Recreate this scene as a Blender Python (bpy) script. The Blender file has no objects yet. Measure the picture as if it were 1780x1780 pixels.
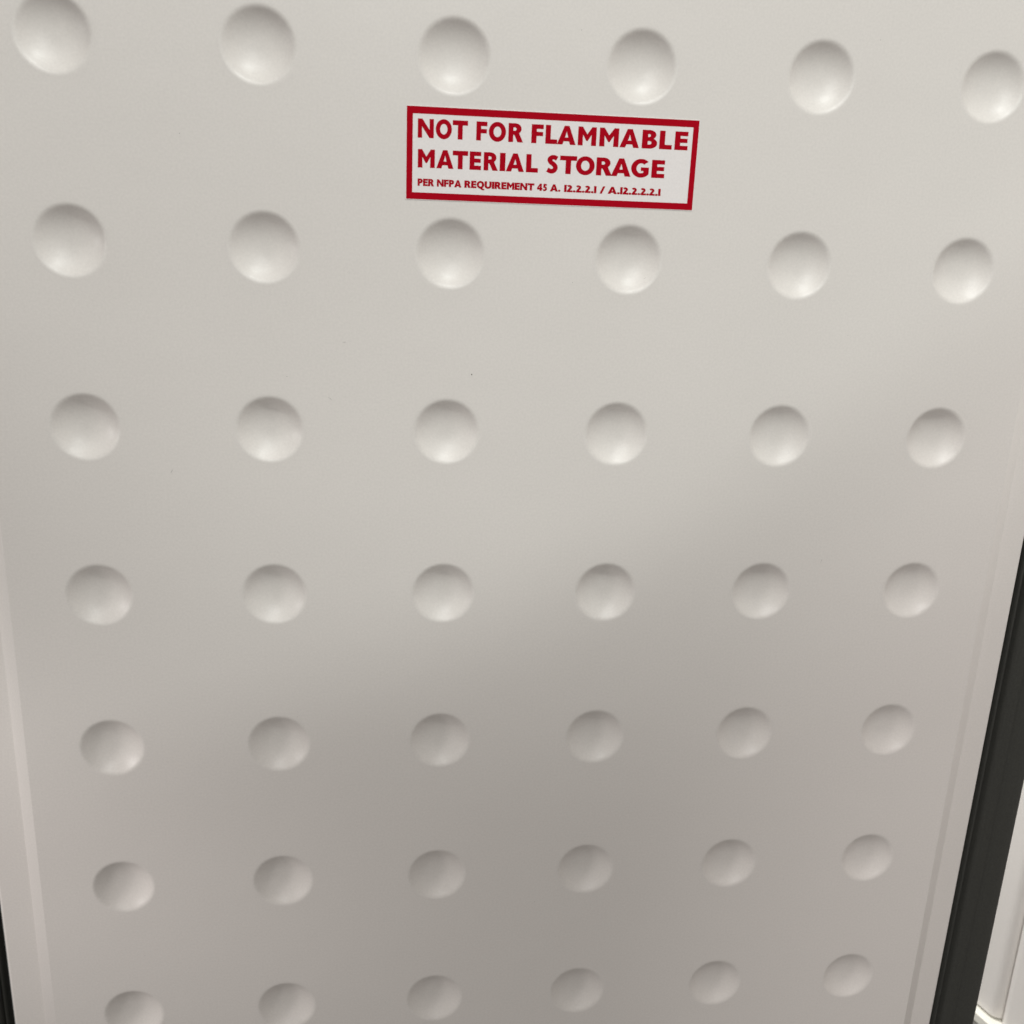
import bpy, bmesh, math, random
from mathutils import Matrix, Vector
from mathutils.geometry import tessellate_polygon

random.seed(7)
PI = math.pi
S = bpy.context.scene
C = bpy.data.collections.new('scene')
S.collection.children.link(C)

# ------------------------------------------------------------------ camera
cam_d = bpy.data.cameras.new('camera')
cam = bpy.data.objects.new('camera', cam_d)
C.objects.link(cam)
right = Vector((0.9925216305, -0.1155289278, 0.0394192814))
down = Vector((0.0036884164, -0.2943959192, -0.9556764297))
fwd = Vector((0.1220131488, 0.9486749231, -0.2917681990))
m = Matrix((right, -down, -fwd)).transposed().to_4x4()
m.translation = Vector((-0.0848087107, -0.5814620501, 0.2303257209))
cam.matrix_world = m
cam_d.sensor_width = 36.0
cam_d.lens = 36.0 * 1787.27 / 1780.0
cam_d.clip_start = 0.01
cam_d.clip_end = 60.0
cam_d.dof.use_dof = True
cam_d.dof.focus_distance = 0.64
cam_d.dof.aperture_fstop = 14.0
S.camera = cam
S.render.resolution_x = 1024
S.render.resolution_y = 1024

# ------------------------------------------------------------------ room light
w = bpy.data.worlds.new('World')
S.world = w
w.use_nodes = True
bg = w.node_tree.nodes['Background']
bg.inputs['Color'].default_value = (1.0, 0.95, 0.905, 1)
bg.inputs['Strength'].default_value = 0.2357

S.view_settings.view_transform = 'Standard'
S.view_settings.look = 'None'
S.view_settings.exposure = 0.07
S.view_settings.gamma = 1.0

K = 4 * PI * PI / 0.70          # lamp watts for unit picture value at 1 m on the white plastic

def spot(name, pos, aim, half, blend, val, col, size=0.05):
    d = bpy.data.lights.new(name, 'SPOT')
    d.energy = K * val
    d.color = col
    d.spot_size = 2 * half
    d.spot_blend = blend
    d.shadow_soft_size = size
    o = bpy.data.objects.new(name, d)
    C.objects.link(o)
    o.location = pos
    o.rotation_euler = (Vector(aim) - Vector(pos)).to_track_quat('-Z', 'Y').to_euler()
    return o

GREEN = (0.955, 1.0, 0.965)
PINK = (1.0, 0.955, 0.94)
NEUTRAL = (1.0, 0.985, 0.955)

def point(name, pos, val, col, size):
    d = bpy.data.lights.new(name, 'POINT')
    d.energy = K * val
    d.color = col
    d.shadow_soft_size = size
    o = bpy.data.objects.new(name, d)
    C.objects.link(o)
    o.location = pos
    return o

spot('shade_edge_spot', (-0.0060, -1.3793, 0.8829), (-0.3929, 0, 1.0905), 0.7926, 0.1270, 0.2630, GREEN, 0.018)  # added spots; cone edges stand in for an unmodelled person's shadow
spot('shade_edge_spot', (-0.2964, -1.3820, 0.9576), (1.2369, 0, -1.9567), 0.7448, 0.4497, 0.2337, GREEN, 0.018)
spot('shade_edge_spot', (0.2209, -0.8626, 1.4317), (0.1119, 0, 0.8770), 0.5100, 0.2637, 0.6104, GREEN, 0.018)
spot('side_fill', (-1.4243, -0.6796, 0.2405), (-0.4382, 0, -0.1440), 0.1446, 0.8814, 0.4730, PINK, 0.08)  # added fills brightening the left edge and the lower right
spot('side_fill', (-1.6000, -0.4200, 0.1500), (-0.4200, 0, -0.1800), 0.4500, 0.9800, 0.2800, PINK, 0.10)
spot('side_fill', (-0.0531, -1.1112, 0.8711), (0.9458, 0, -0.5888), 0.4652, 0.6475, 0.4135, PINK, 0.05)
point('ceiling_or_fill_light', (-0.25, -1.3, 1.7), 0.4961, NEUTRAL, 0.3)
point('ceiling_or_fill_light', (-0.2, 0.9, 1.4), 3.2, NEUTRAL, 0.2)      # unseen fill added behind the door to brighten the cabinet

# ------------------------------------------------------------------ materials
def mat(name, col, rough, spec=0.5, grain=0.0, grain_scale=900.0, mottle=0.0, bump=0.0, bump_scale=1500.0, ripple=0.0):
    mt = bpy.data.materials.new(name)
    mt.use_nodes = True
    nt = mt.node_tree
    b = nt.nodes['Principled BSDF']
    b.inputs['Roughness'].default_value = rough
    b.inputs['Specular IOR Level'].default_value = spec
    tc = nt.nodes.new('ShaderNodeTexCoord')
    base = nt.nodes.new('ShaderNodeRGB')
    base.outputs[0].default_value = (*col, 1)
    out = base.outputs[0]
    for amp, sc, det in ((grain, grain_scale, 1.0), (mottle, 9.0, 3.0)):
        if amp <= 0:
            continue
        n = nt.nodes.new('ShaderNodeTexNoise')
        n.inputs['Scale'].default_value = sc
        n.inputs['Detail'].default_value = det
        nt.links.new(tc.outputs['Object'], n.inputs['Vector'])
        r = nt.nodes.new('ShaderNodeMapRange')
        r.inputs['From Min'].default_value = 0.25
        r.inputs['From Max'].default_value = 0.75
        r.inputs['To Min'].default_value = 1 - amp
        r.inputs['To Max'].default_value = 1 + amp
        nt.links.new(n.outputs['Fac'], r.inputs['Value'])
        mx = nt.nodes.new('ShaderNodeVectorMath')
        mx.operation = 'SCALE'
        nt.links.new(out, mx.inputs[0])
        nt.links.new(r.outputs['Result'], mx.inputs['Scale'])
        out = mx.outputs['Vector']
    nt.links.new(out, b.inputs['Base Color'])
    if bump > 0:
        n = nt.nodes.new('ShaderNodeTexNoise')
        n.inputs['Scale'].default_value = bump_scale
        nt.links.new(tc.outputs['Object'], n.inputs['Vector'])
        bp = nt.nodes.new('ShaderNodeBump')
        bp.inputs['Strength'].default_value = bump
        bp.inputs['Distance'].default_value = 0.0002
        nt.links.new(n.outputs['Fac'], bp.inputs['Height'])
        nrm = bp.outputs['Normal']
        if ripple > 0:
            n2 = nt.nodes.new('ShaderNodeTexNoise')
            n2.inputs['Scale'].default_value = 22.0
            n2.inputs['Detail'].default_value = 2.0
            nt.links.new(tc.outputs['Object'], n2.inputs['Vector'])
            b2 = nt.nodes.new('ShaderNodeBump')
            b2.inputs['Strength'].default_value = ripple
            b2.inputs['Distance'].default_value = 0.002
            nt.links.new(n2.outputs['Fac'], b2.inputs['Height'])
            nt.links.new(nrm, b2.inputs['Normal'])
            nrm = b2.outputs['Normal']
        nt.links.new(nrm, b.inputs['Normal'])
    return mt

PLASTIC = mat('white_plastic', (0.745, 0.705, 0.672), 0.40, 0.45, grain=0.03, grain_scale=700, mottle=0.012, bump=0.12, ripple=0.22)
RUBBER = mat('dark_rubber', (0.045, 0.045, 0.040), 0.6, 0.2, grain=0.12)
SHELL = mat('door_steel', (0.62, 0.62, 0.60), 0.4, 0.5, grain=0.03)
VINYL = mat('label_vinyl', (0.83, 0.785, 0.775), 0.45, 0.4, grain=0.03)
RED = mat('red_ink', (0.40, 0.0005, 0.010), 0.7, 0.06, grain=0.05)
ENAMEL = mat('cabinet_enamel', (0.76, 0.73, 0.70), 0.4, 0.5, grain=0.03)
TRIM = mat('pale_trim', (0.80, 0.79, 0.72), 0.35, 0.5, grain=0.03)
BASE = mat('cabinet_plinth', (0.55, 0.54, 0.50), 0.5, 0.4, grain=0.05)
SPECK = mat('dust_speck', (0.12, 0.11, 0.10), 0.8, 0.2, grain=0.1)

# ------------------------------------------------------------------ helpers
def link(name, verts, faces, material, parent=None, smooth=False, kind=None):
    me = bpy.data.meshes.new(name)
    me.from_pydata(verts, [], faces)
    bm = bmesh.new()
    bm.from_mesh(me)
    bmesh.ops.remove_doubles(bm, verts=bm.verts, dist=1e-6)
    bm.to_mesh(me)
    bm.free()
    me.materials.append(material)
    if smooth:
        for p in me.polygons:
            p.use_smooth = True
    o = bpy.data.objects.new(name, me)
    C.objects.link(o)
    if parent:
        o.parent = parent
    return o

def thing(name, label, cat, loc=(0, 0, 0)):
    o = bpy.data.objects.new(name, None)
    C.objects.link(o)
    o.location = loc
    o['label'] = label
    o['category'] = cat
    return o

def sweep(rect, prof):
    """closed profile loops round a rectangle; prof = (off_left, off_right, off_vertical, y)"""
    x0, x1, z0, z1 = rect
    vs, fs = [], []
    for (ol, orr, oz, y) in prof:
        vs += [(x0 - ol, y, z0 - oz), (x1 + orr, y, z0 - oz), (x1 + orr, y, z1 + oz), (x0 - ol, y, z1 + oz)]
    for i in range(len(prof) - 1):
        for k in range(4):
            a, b = i * 4 + k, i * 4 + (k + 1) % 4
            fs.append((a, b, b + 4, a + 4))
    return vs, fs

# ------------------------------------------------------------------ fridge door
X0, X1 = -0.300, 0.300
Z0, Z1 = -0.650, 0.550
P = 0.1
RD = 0.0207
door = thing('fridge_door', 'white dimpled plastic inner face of an open fridge door with dark gasket', 'fridge door', (0, 0, Z0 - 0.08))
off = -(Z0 - 0.08)

def up(vs):
    return [(x, y, z + off) for x, y, z in vs]

# dimpled plastic liner: the flat with round holes, raised step, flange and edge
vs, fs = [], []
NSEG = 64
cells = []
for j in range(12):
    for i in range(6):
        cells.append(((i - 2.5) * P, 0.5 - j * P))
for cx, cz in cells:
    b0 = len(vs)
    for k in range(NSEG):
        a = 2 * PI * k / NSEG
        c, s = math.cos(a), math.sin(a)
        vs.append((cx + RD * c, 0, cz + RD * s))
        q = (P / 2) / max(abs(c), abs(s))
        vs.append((cx + q * c, 0, cz + q * s))
    for k in range(NSEG):
        a, b = b0 + 2 * k, b0 + 2 * ((k + 1) % NSEG)
        fs.append((a, b, b + 1, a + 1))
liner = link('door_liner', up(vs), fs, PLASTIC, door)

D = 0.0115
step = [(0, 0, 0, 0), (.0002, .0002, .0002, .00003), (.0005, .0005, .0005, .0002), (.0008, .0008, .0008, .00045),
        (.0104, .0124, .0114, .0109), (.0108, .0128, .0118, .0113), (.0111, .0131, .0121, .01145), (.0114, .0134, .0124, D), (.0117, .0137, .0127, D)]
v, f = sweep((X0, X1, Z0, Z1), step)
st = link('raised_step', up(v), f, PLASTIC, door, smooth=True)
flange = [(.0117, .0137, .0127, D), (.0293, .0277, .0285, D), (.0302, .0286, .0294, D + .0003), (.0309, .0293, .0301, D + .0012),
          (.0312, .0296, .0304, D + .0030), (.0304, .0288, .0296, D + .0036), (.023, .022, .0225, D + .0036)]
v, f = sweep((X0, X1, Z0, Z1), flange)
fl = link('liner_flange', up(v), f, PLASTIC, door)

# one dimple, then copies that share its mesh
R0, R1, SL = 0.0165, 0.0202, 0.68
def dimple_mesh():
    rs = [R0 * k / 14 for k in range(15)] + [R0 + (R1 - R0) * k / 8 for k in range(1, 9)] + [R1 + (RD - R1) * .5, RD]
    def slope(r):
        if r <= R0:
            return math.tan(SL) * (r / R0) ** 1.45
        if r >= R1:
            return 0.0
        t = (r - R0) / (R1 - R0)
        return math.tan(SL) * (1 - t * t * (3 - 2 * t))
    depth = [0.0]
    N = 40
    for a, b in zip(rs[:-1], rs[1:]):
        h = (b - a) / N
        depth.append(depth[-1] + sum(slope(a + (k + .5) * h) for k in range(N)) * h)
    tot = depth[-1]
    vs, fs = [(0, tot, 0)], []
    for r, d in list(zip(rs, depth))[1:]:
        for k in range(NSEG):
            a = 2 * PI * k / NSEG
            vs.append((r * math.cos(a), tot - d, r * math.sin(a)))
    for k in range(NSEG):
        fs.append((0, 1 + k, 1 + (k + 1) % NSEG))
    for i in range(len(rs) - 2):
        for k in range(NSEG):
            a, b = 1 + i * NSEG + k, 1 + i * NSEG + (k + 1) % NSEG
            fs.append((a, a + NSEG, b + NSEG, b))
    return vs, fs
v, f = dimple_mesh()
d0 = link('dimple', v, f, PLASTIC, liner, smooth=True)
for n, (cx, cz) in enumerate(cells):
    o = d0 if n == 0 else d0.copy()
    if n:
        C.objects.link(o)
        o.parent = liner
    o.location = (cx, 0, cz + off)
    o.scale = (1, random.uniform(0.93, 1.05), 1)
    o.rotation_euler = (0, random.uniform(0, 6.28), 0)

# a few specks and short hairline scratches on the plastic
vs, fs = [], []
def disc(x, z, rx, rz, rot, y=-0.00012):
    b = len(vs)
    for k in range(8):
        a = 2 * PI * k / 8
        p, q = rx * math.cos(a), rz * math.sin(a)
        vs.append((x + p * math.cos(rot) - q * math.sin(rot), y, z + p * math.sin(rot) + q * math.cos(rot)))
    fs.append(tuple(range(b, b + 8)))
for x, z, r in ((-0.0364, 0.1334, .00040), (-0.1912, 0.2555, .00020)):
    disc(x, z, r, r * .75, random.uniform(0, 3))
for i in range(10):
    disc(random.uniform(-.29, .29), random.uniform(-.32, .33), random.uniform(.00012, .00020), .00014, random.uniform(0, 3))
for x, z, l, a in ((-0.116, 0.118, .0016, -.7), (-0.108, 0.150, .0012, .1), (0.187, 0.020, .0014, 1.4), (0.060, 0.190, .0010, .5), (-0.205, 0.075, .0013, 1.1)):
    disc(x, z, l, .00005, a)
sp = link('surface_specks', up(vs), fs, SPECK, door)
sp['kind'] = 'stuff'

# rubber gasket round the liner
def gas(o, y):
    o, y = o + .0048, y + .0072
    return (o, o, o, y)
groove = [gas(.017, .0100), gas(.0185, .0450), gas(.0322, .0450), gas(.0338, .0200)]
lip = [gas(.0338, .0200), gas(.0340, .0165), gas(.0344, .0145), gas(.0350, .0138), gas(.0357, .0141), gas(.0362, .0150), gas(.0364, .0160)]
main = [gas(.0364, .0160), gas(.0368, .0112), gas(.0378, .0086), gas(.0395, .0072), gas(.0420, .0066), gas(.0445, .0069), gas(.0452, .0072), gas(.0460, .0066), gas(.0480, .0058), gas(.0560, .0058), gas(.0605, .0064),
        gas(.0625, .0078), gas(.0632, .0100), gas(.0630, .0180), gas(.0600, .0300)]
GR = (X0, X1, Z0, Z1)
v, f = sweep(GR, main)
gasket = link('door_gasket', up(v), f, RUBBER, door, smooth=True)
v, f = sweep(GR, lip)
link('gasket_lip', up(v), f, RUBBER, gasket, smooth=True)
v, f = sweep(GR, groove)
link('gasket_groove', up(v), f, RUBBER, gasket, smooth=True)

# steel shell of the door behind the gasket
v, f = sweep((X0 - .058, X1 + .058, Z0 - .058, Z1 + .058), [gas(0, .0225), gas(.0, .068), gas(-.004, .072)])
b0 = len(v) - 4
f.append((b0, b0 + 1, b0 + 2, b0 + 3))
f.append((0, 1, 2, 3))
link('door_shell', up(v), f, SHELL, door)

# ------------------------------------------------------------------ warning sticker
def arc(cx, cy, rx, ry, a0, a1, n=14):
    return [(cx + rx * math.cos(math.radians(a0 + (a1 - a0) * k / n)), cy + ry * math.sin(math.radians(a0 + (a1 - a0) * k / n))) for k in range(n + 1)]

def stroke(pts, wd, n=6):
    # thick line along a smooth curve through pts
    ps = []
    q = [pts[0]] + list(pts) + [pts[-1]]
    for i in range(1, len(q) - 2):
        for k in range(n):
            t = k / n
            ps.append(tuple(0.5 * (2 * q[i][d] + (q[i + 1][d] - q[i - 1][d]) * t + (2 * q[i - 1][d] - 5 * q[i][d] + 4 * q[i + 1][d] - q[i + 2][d]) * t * t
                            + (3 * q[i][d] - q[i - 1][d] - 3 * q[i + 1][d] + q[i + 2][d]) * t ** 3) for d in (0, 1)))
    ps.append(pts[-1])
    L, R = [], []
    for i, p in enumerate(ps):
        a, b = ps[max(0, i - 1)], ps[min(len(ps) - 1, i + 1)]
        dx, dy = b[0] - a[0], b[1] - a[1]
        l = math.hypot(dx, dy)
        nx, ny = -dy / l * wd / 2, dx / l * wd / 2
        L.append((p[0] + nx, p[1] + ny))
        R.append((p[0] - nx, p[1] - ny))
    return [('q', L, R)]

def rect(a, b, c, d):
    return [(a, b), (c, b), (c, d), (a, d)]

G = {}
G['N'] = (.93, [[[(0, 0), (0, 1), (.25, 1), (.70, .40), (.70, 1), (.93, 1), (.93, 0), (.70, 0), (.23, .62), (.23, 0)]]])
G['O'] = (.98, [[arc(.49, .5, .49, .525, 0, 360, 40)[:-1], arc(.49, .5, .245, .305, 0, 360, 40)[:-1]]])
G['T'] = (.86, [[[(0, 1), (.86, 1), (.86, .77), (.555, .77), (.555, 0), (.305, 0), (.305, .77), (0, .77)]]])
G['F'] = (.62, [[[(0, 0), (0, 1), (.62, 1), (.62, .79), (.25, .79), (.25, .60), (.60, .60), (.60, .40), (.25, .40), (.25, 0)]]])
G['E'] = (.65, [[[(0, 0), (0, 1), (.64, 1), (.64, .79), (.25, .79), (.25, .61), (.62, .61), (.62, .41), (.25, .41), (.25, .21), (.65, .21), (.65, 0)]]])
G['L'] = (.64, [[[(0, 0), (0, 1), (.26, 1), (.26, .22), (.64, .22), (.64, 0)]]])
G['I'] = (.26, [[rect(0, 0, .26, 1)]])
G['1'] = (.22, [[rect(0, 0, .22, 1)]])
G['A'] = (.98, [[[(0, 0), (.37, 1), (.61, 1), (.98, 0), (.71, 0), (.655, .18), (.325, .18), (.265, 0)], [(.385, .36), (.60, .36), (.495, .72)]]])
G['M'] = (.98, [[[(0, 0), (0, 1), (.22, 1), (.49, .58), (.76, 1), (.98, 1), (.98, 0), (.735, 0), (.735, .60), (.52, .26), (.46, .26), (.245, .60), (.245, 0)]]])
G['R'] = (.82, [[[(0, 0), (0, 1), (.38, 1)] + arc(.38, .715, .34, .285, 85, -52) + [(.64, .37), (.82, 0), (.53, 0), (.38, .32), (.31, .405), (.25, .405), (.25, 0)],
                 [(.25, .81), (.34, .81)] + arc(.34, .70, .125, .11, 85, -85, 8) + [(.34, .59), (.25, .59)]]])
G['P'] = (.70, [[[(0, 0), (0, 1), (.36, 1)] + arc(.36, .69, .34, .31, 85, -85) + [(.36, .38), (.25, .38), (.25, 0)],
                 [(.25, .80), (.33, .80)] + arc(.33, .69, .125, .11, 85, -85, 8) + [(.33, .58), (.25, .58)]]])
G['B'] = (.72, [[[(0, 0), (0, 1), (.35, 1)] + arc(.35, .75, .30, .25, 85, -52, 10) + arc(.38, .28, .34, .28, 62, -88, 12) + [(.36, 0)],
                 [(.25, .81), (.32, .81)] + arc(.32, .71, .10, .10, 85, -85, 8) + [(.32, .61), (.25, .61)],
                 [(.25, .42), (.34, .42)] + arc(.34, .305, .13, .115, 85, -85, 8) + [(.34, .19), (.25, .19)]]])
G['S'] = (.60, [stroke([(.555, .83), (.41, .895), (.26, .885), (.15, .77), (.21, .62), (.36, .51), (.465, .38), (.455, .22), (.34, .115), (.19, .11), (.03, .185)], .225)])
G['G'] = (.88, [[arc(.49, .5, .49, .525, 47, 322, 34) + [(.88, .54), (.50, .54), (.50, .36), (.64, .36), (.64, .26)] + arc(.49, .5, .25, .305, 305, 52, 24)]])
G['U'] = (.90, [[[(0, 1), (.25, 1), (.25, .42)] + arc(.45, .39, .20, .185, 180, 360, 12) + [(.65, 1), (.90, 1), (.90, .39)] + arc(.45, .38, .45, .40, 0, -180, 20)]])
G['Q'] = (.98, [G['O'][1][0], [[(.40, .03), (.62, .10), (.80, -.10), (1.02, -.13), (1.02, -.25), (.72, -.25), (.55, -.12)]]])
G['2'] = (.58, [stroke([(.05, .80), (.18, .89), (.32, .87), (.41, .74), (.36, .56), (.23, .36), (.12, .12)], .21), [rect(.0, 0, .58, .2)]])
G['4'] = (.74, [[[(.40, 0), (.40, .20), (0, .20), (0, .38), (.38, 1), (.63, 1), (.63, .40), (.74, .40), (.74, .20), (.63, .20), (.63, 0)], [(.19, .40), (.40, .40), (.40, .74)]]])
G['5'] = (.56, [[[(.10, 1), (.52, 1), (.52, .80), (.29, .80), (.28, .66)] + arc(.22, .33, .34, .335, 78, -118, 16) + [(.04, .23)] + arc(.20, .33, .13, .145, -110, 95, 10) + [(.07, .49)]]])
G['.'] = (.24, [[arc(.12, .11, .125, .125, 0, 360, 14)[:-1]]])
G['/'] = (.46, [[[(0, -.02), (.30, 1.02), (.46, 1.02), (.16, -.02)]]])

def embolden(loop, e, hole):
    if e == 0:
        return loop
    n = len(loop)
    ar = sum(loop[i][0] * loop[(i + 1) % n][1] - loop[(i + 1) % n][0] * loop[i][1] for i in range(n))
    sg = (1 if ar > 0 else -1) * (-1 if hole else 1)
    res = []
    for i in range(n):
        a, p, b = loop[i - 1], loop[i], loop[(i + 1) % n]
        n1 = (p[1] - a[1], a[0] - p[0])
        n2 = (b[1] - p[1], p[0] - b[0])
        l1, l2 = math.hypot(*n1) or 1, math.hypot(*n2) or 1
        mx, my = n1[0] / l1 + n2[0] / l2, n1[1] / l1 + n2[1] / l2
        dt = max(0.6, (mx * mx + my * my) / 2)
        res.append((p[0] + sg * e * mx / dt, p[1] + sg * e * my / dt))
    return res

def glyph(ch, x, z, sx, sz, y, vs, fs, e=0.017):
    for n, piece in enumerate(G[ch][1]):
        yy = y - n * 0.00003
        if isinstance(piece[0], tuple) and piece[0][0] == 'q':
            _, L, R = piece[0]
            b = len(vs)
            for l, r in zip(L, R):
                dx, dy = l[0] - r[0], l[1] - r[1]
                k = e / math.hypot(dx, dy)
                l, r = (l[0] + dx * k, l[1] + dy * k), (r[0] - dx * k, r[1] - dy * k)
                vs.append((x + l[0] * sx, yy, z + l[1] * sz))
                vs.append((x + r[0] * sx, yy, z + r[1] * sz))
            for i in range(len(L) - 1):
                fs.append((b + 2 * i, b + 2 * i + 1, b + 2 * i + 3, b + 2 * i + 2))
            continue
        polys = [[Vector((p[0], p[1], 0)) for p in loop] for loop in [embolden(lp, e, n2 > 0) for n2, lp in enumerate(piece)]]
        b = len(vs)
        for loop in polys:
            for p in loop:
                vs.append((x + p.x * sx, yy, z + p.y * sz))
        for t in tessellate_polygon(polys):
            fs.append(tuple(b + i for i in t))

LX0, LX1, LZ0, LZ1 = -0.0748, 0.0842, 0.2275, 0.2749
sticker = thing('warning_sticker', 'red bordered white warning sticker stuck between the upper dimple rows of the fridge door', 'sticker', (0, 0, LZ0))
def dn(vs):
    return [(x, y, z - LZ0) for x, y, z in vs]
YB = -0.00025
v = [(LX0, 0, LZ0), (LX1, 0, LZ0), (LX1, 0, LZ1), (LX0, 0, LZ1)]
v = [(x, YB, z) for x, _, z in v] + [(x, -0.00001, z) for x, _, z in v]
f = [(0, 1, 2, 3)] + [(k, k + 4, (k + 1) % 4 + 4, (k + 1) % 4) for k in range(4)]
link('sticker_sheet', dn(v), f, VINYL, sticker)
ix0, ix1, iz0, iz1 = -0.0713, 0.0808, 0.2313, 0.2710
e = 0.0003
v = [(x, YB - .00006, z) for x, z in ((LX0 + e, LZ0 + e), (LX1 - e, LZ0 + e), (LX1 - e, LZ1 - e), (LX0 + e, LZ1 - e), (ix0, iz0), (ix1, iz0), (ix1, iz1), (ix0, iz1))]
f = [(k, (k + 1) % 4, (k + 1) % 4 + 4, k + 4) for k in range(4)]
link('red_border', dn(v), f, RED, sticker)

YL = YB - 0.00006
# first two lines: every letter at its own measured place (fractions of the line)
def line(text, spans, x0, x1, z0, z1):
    vs, fs = [], []
    lo, hi = spans[0][0], spans[-1][1]
    for ch, (a, b) in zip(text.replace(' ', ''), spans):
        xa = x0 + (a - lo) / (hi - lo) * (x1 - x0)
        xb = x0 + (b - lo) / (hi - lo) * (x1 - x0)
        glyph(ch, xa, z0, (xb - xa) / G[ch][0], z1 - z0, YL, vs, fs)
    return vs, fs

def px(a, far):      # picture spacing shrinks towards the right: undo the perspective along a line
    return a * (1 + far * a)

def spans_of(lst, far=1.06e-4):
    lo, hi = lst[0][0], lst[-1][1]
    return [tuple(px(q - lo, far) for q in s) for s in lst]
L1 = [(148, 243), (258, 352), (360, 447), (500, 560), (573, 668), (685, 765), (815, 878), (893, 955), (958, 1055), (1070, 1165), (1185, 1283), (1293, 1390), (1408, 1483), (1497, 1558), (1575, 1638)]
L2 = [(148, 248), (262, 360), (358, 445), (458, 522), (540, 618), (632, 660), (668, 765), (780, 843), (893, 952), (965, 1053), (1052, 1148), (1160, 1240), (1240, 1337), (1342, 1430), (1447, 1510)]
v, f = line('NOT FOR FLAMMABLE', spans_of(L1), -0.0685, 0.0782, 0.2592, 0.2684)
link('bold_lettering', dn(v), f, RED, sticker)
v, f = line('MATERIAL STORAGE', spans_of(L2), -0.0683, 0.0664, 0.2442, 0.2532)
link('bold_lettering', dn(v), f, RED, sticker)
words = [('PER', 148, 245), ('NFPA', 265, 408), ('REQUIREMENT', 428, 822), ('45', 840, 892), ('A.', 912, 965), ('12.2.2.1', 988, 1157), ('/', 1178, 1202), ('A.12.2.2.2.1', 1220, 1488)]
vs, fs = [], []
z0, z1 = 0.2348, 0.2383
tot = px(1488 - 148, 1.06e-4)
for wd, a, b in words:
    xa = -0.0683 + px(a - 148, 1.06e-4) / tot * (0.0651 + 0.0683)
    xb = -0.0683 + px(b - 148, 1.06e-4) / tot * (0.0651 + 0.0683)
    gap = 0.11
    W = sum(G[c][0] for c in wd) + gap * (len(wd) - 1)
    s = (xb - xa) / W
    x = xa
    for c in wd:
        glyph(c, x, z0, s, z1 - z0, YL, vs, fs, 0.035)
        x += (G[c][0] + gap) * s
link('small_lettering', dn(vs), fs, RED, sticker)

# ------------------------------------------------------------------ white cabinet beyond the hinge side
th = math.radians(-73.0)
ux, uy = math.cos(th), math.sin(th)          # along the cabinet front, towards the viewer
nx, ny = uy, -ux                             # out of the front, towards the door
P0 = (0.622, 0.350)
ZL = -0.675
cab = thing('white_cabinet', 'white enamelled cabinet standing behind the right edge of the fridge door', 'cabinet', (P0[0], P0[1], -1.25))
def cpt(s, n, z):
    return (ux * s + nx * n, uy * s + ny * n, z + 1.25)
def prism(prof, za, zb):
    """prof: open outline in (s, n); extruded from za to zb"""
    vs, fs = [], []
    for s, n in prof:
        vs += [cpt(s, n, za), cpt(s, n, zb)]
    for i in range(len(prof) - 1):
        fs.append((2 * i, 2 * i + 2, 2 * i + 3, 2 * i + 1))
    fs.append(tuple(range(0, 2 * len(prof), 2)))
    fs.append(tuple(range(1, 2 * len(prof), 2)))
    return vs, fs
def panel(s0, s1, r=0.013, depth=0.016):
    pr = [(s0, -depth)]
    pr += [(s0 + r - r * math.cos(a), -r + r * math.sin(a)) for a in [k * PI / 16 for k in range(9)]]
    pr += [(s1 - r + r * math.sin(a), -r + r * math.cos(a)) for a in [k * PI / 16 for k in range(9)]]
    pr += [(s1, -depth)]
    return pr
for a, b in ((-0.60, -0.2935), (-0.293, 0.0285), (0.029, 0.3515), (0.352, 0.68)):
    v, f = prism(panel(a, b), ZL + 0.004, 0.75)
    o = link('front_panel', v, f, ENAMEL, cab, smooth=False)
v, f = prism([(-0.61, -0.5), (-0.61, -0.012), (0.69, -0.012), (0.69, -0.5)], ZL - 0.02, 0.76)
link('cabinet_body', v, f, ENAMEL, cab)
v, f = prism([(-0.62, -0.02), (-0.62, 0.010), (0.70, 0.010), (0.70, -0.02)], ZL - 0.010, ZL)
link('base_trim', v, f, TRIM, cab)
v, f = prism([(-0.61, -0.5), (-0.61, 0.004), (0.69, 0.004), (0.69, -0.5)], -1.25, ZL - 0.011)
link('plinth', v, f, BASE, cab)
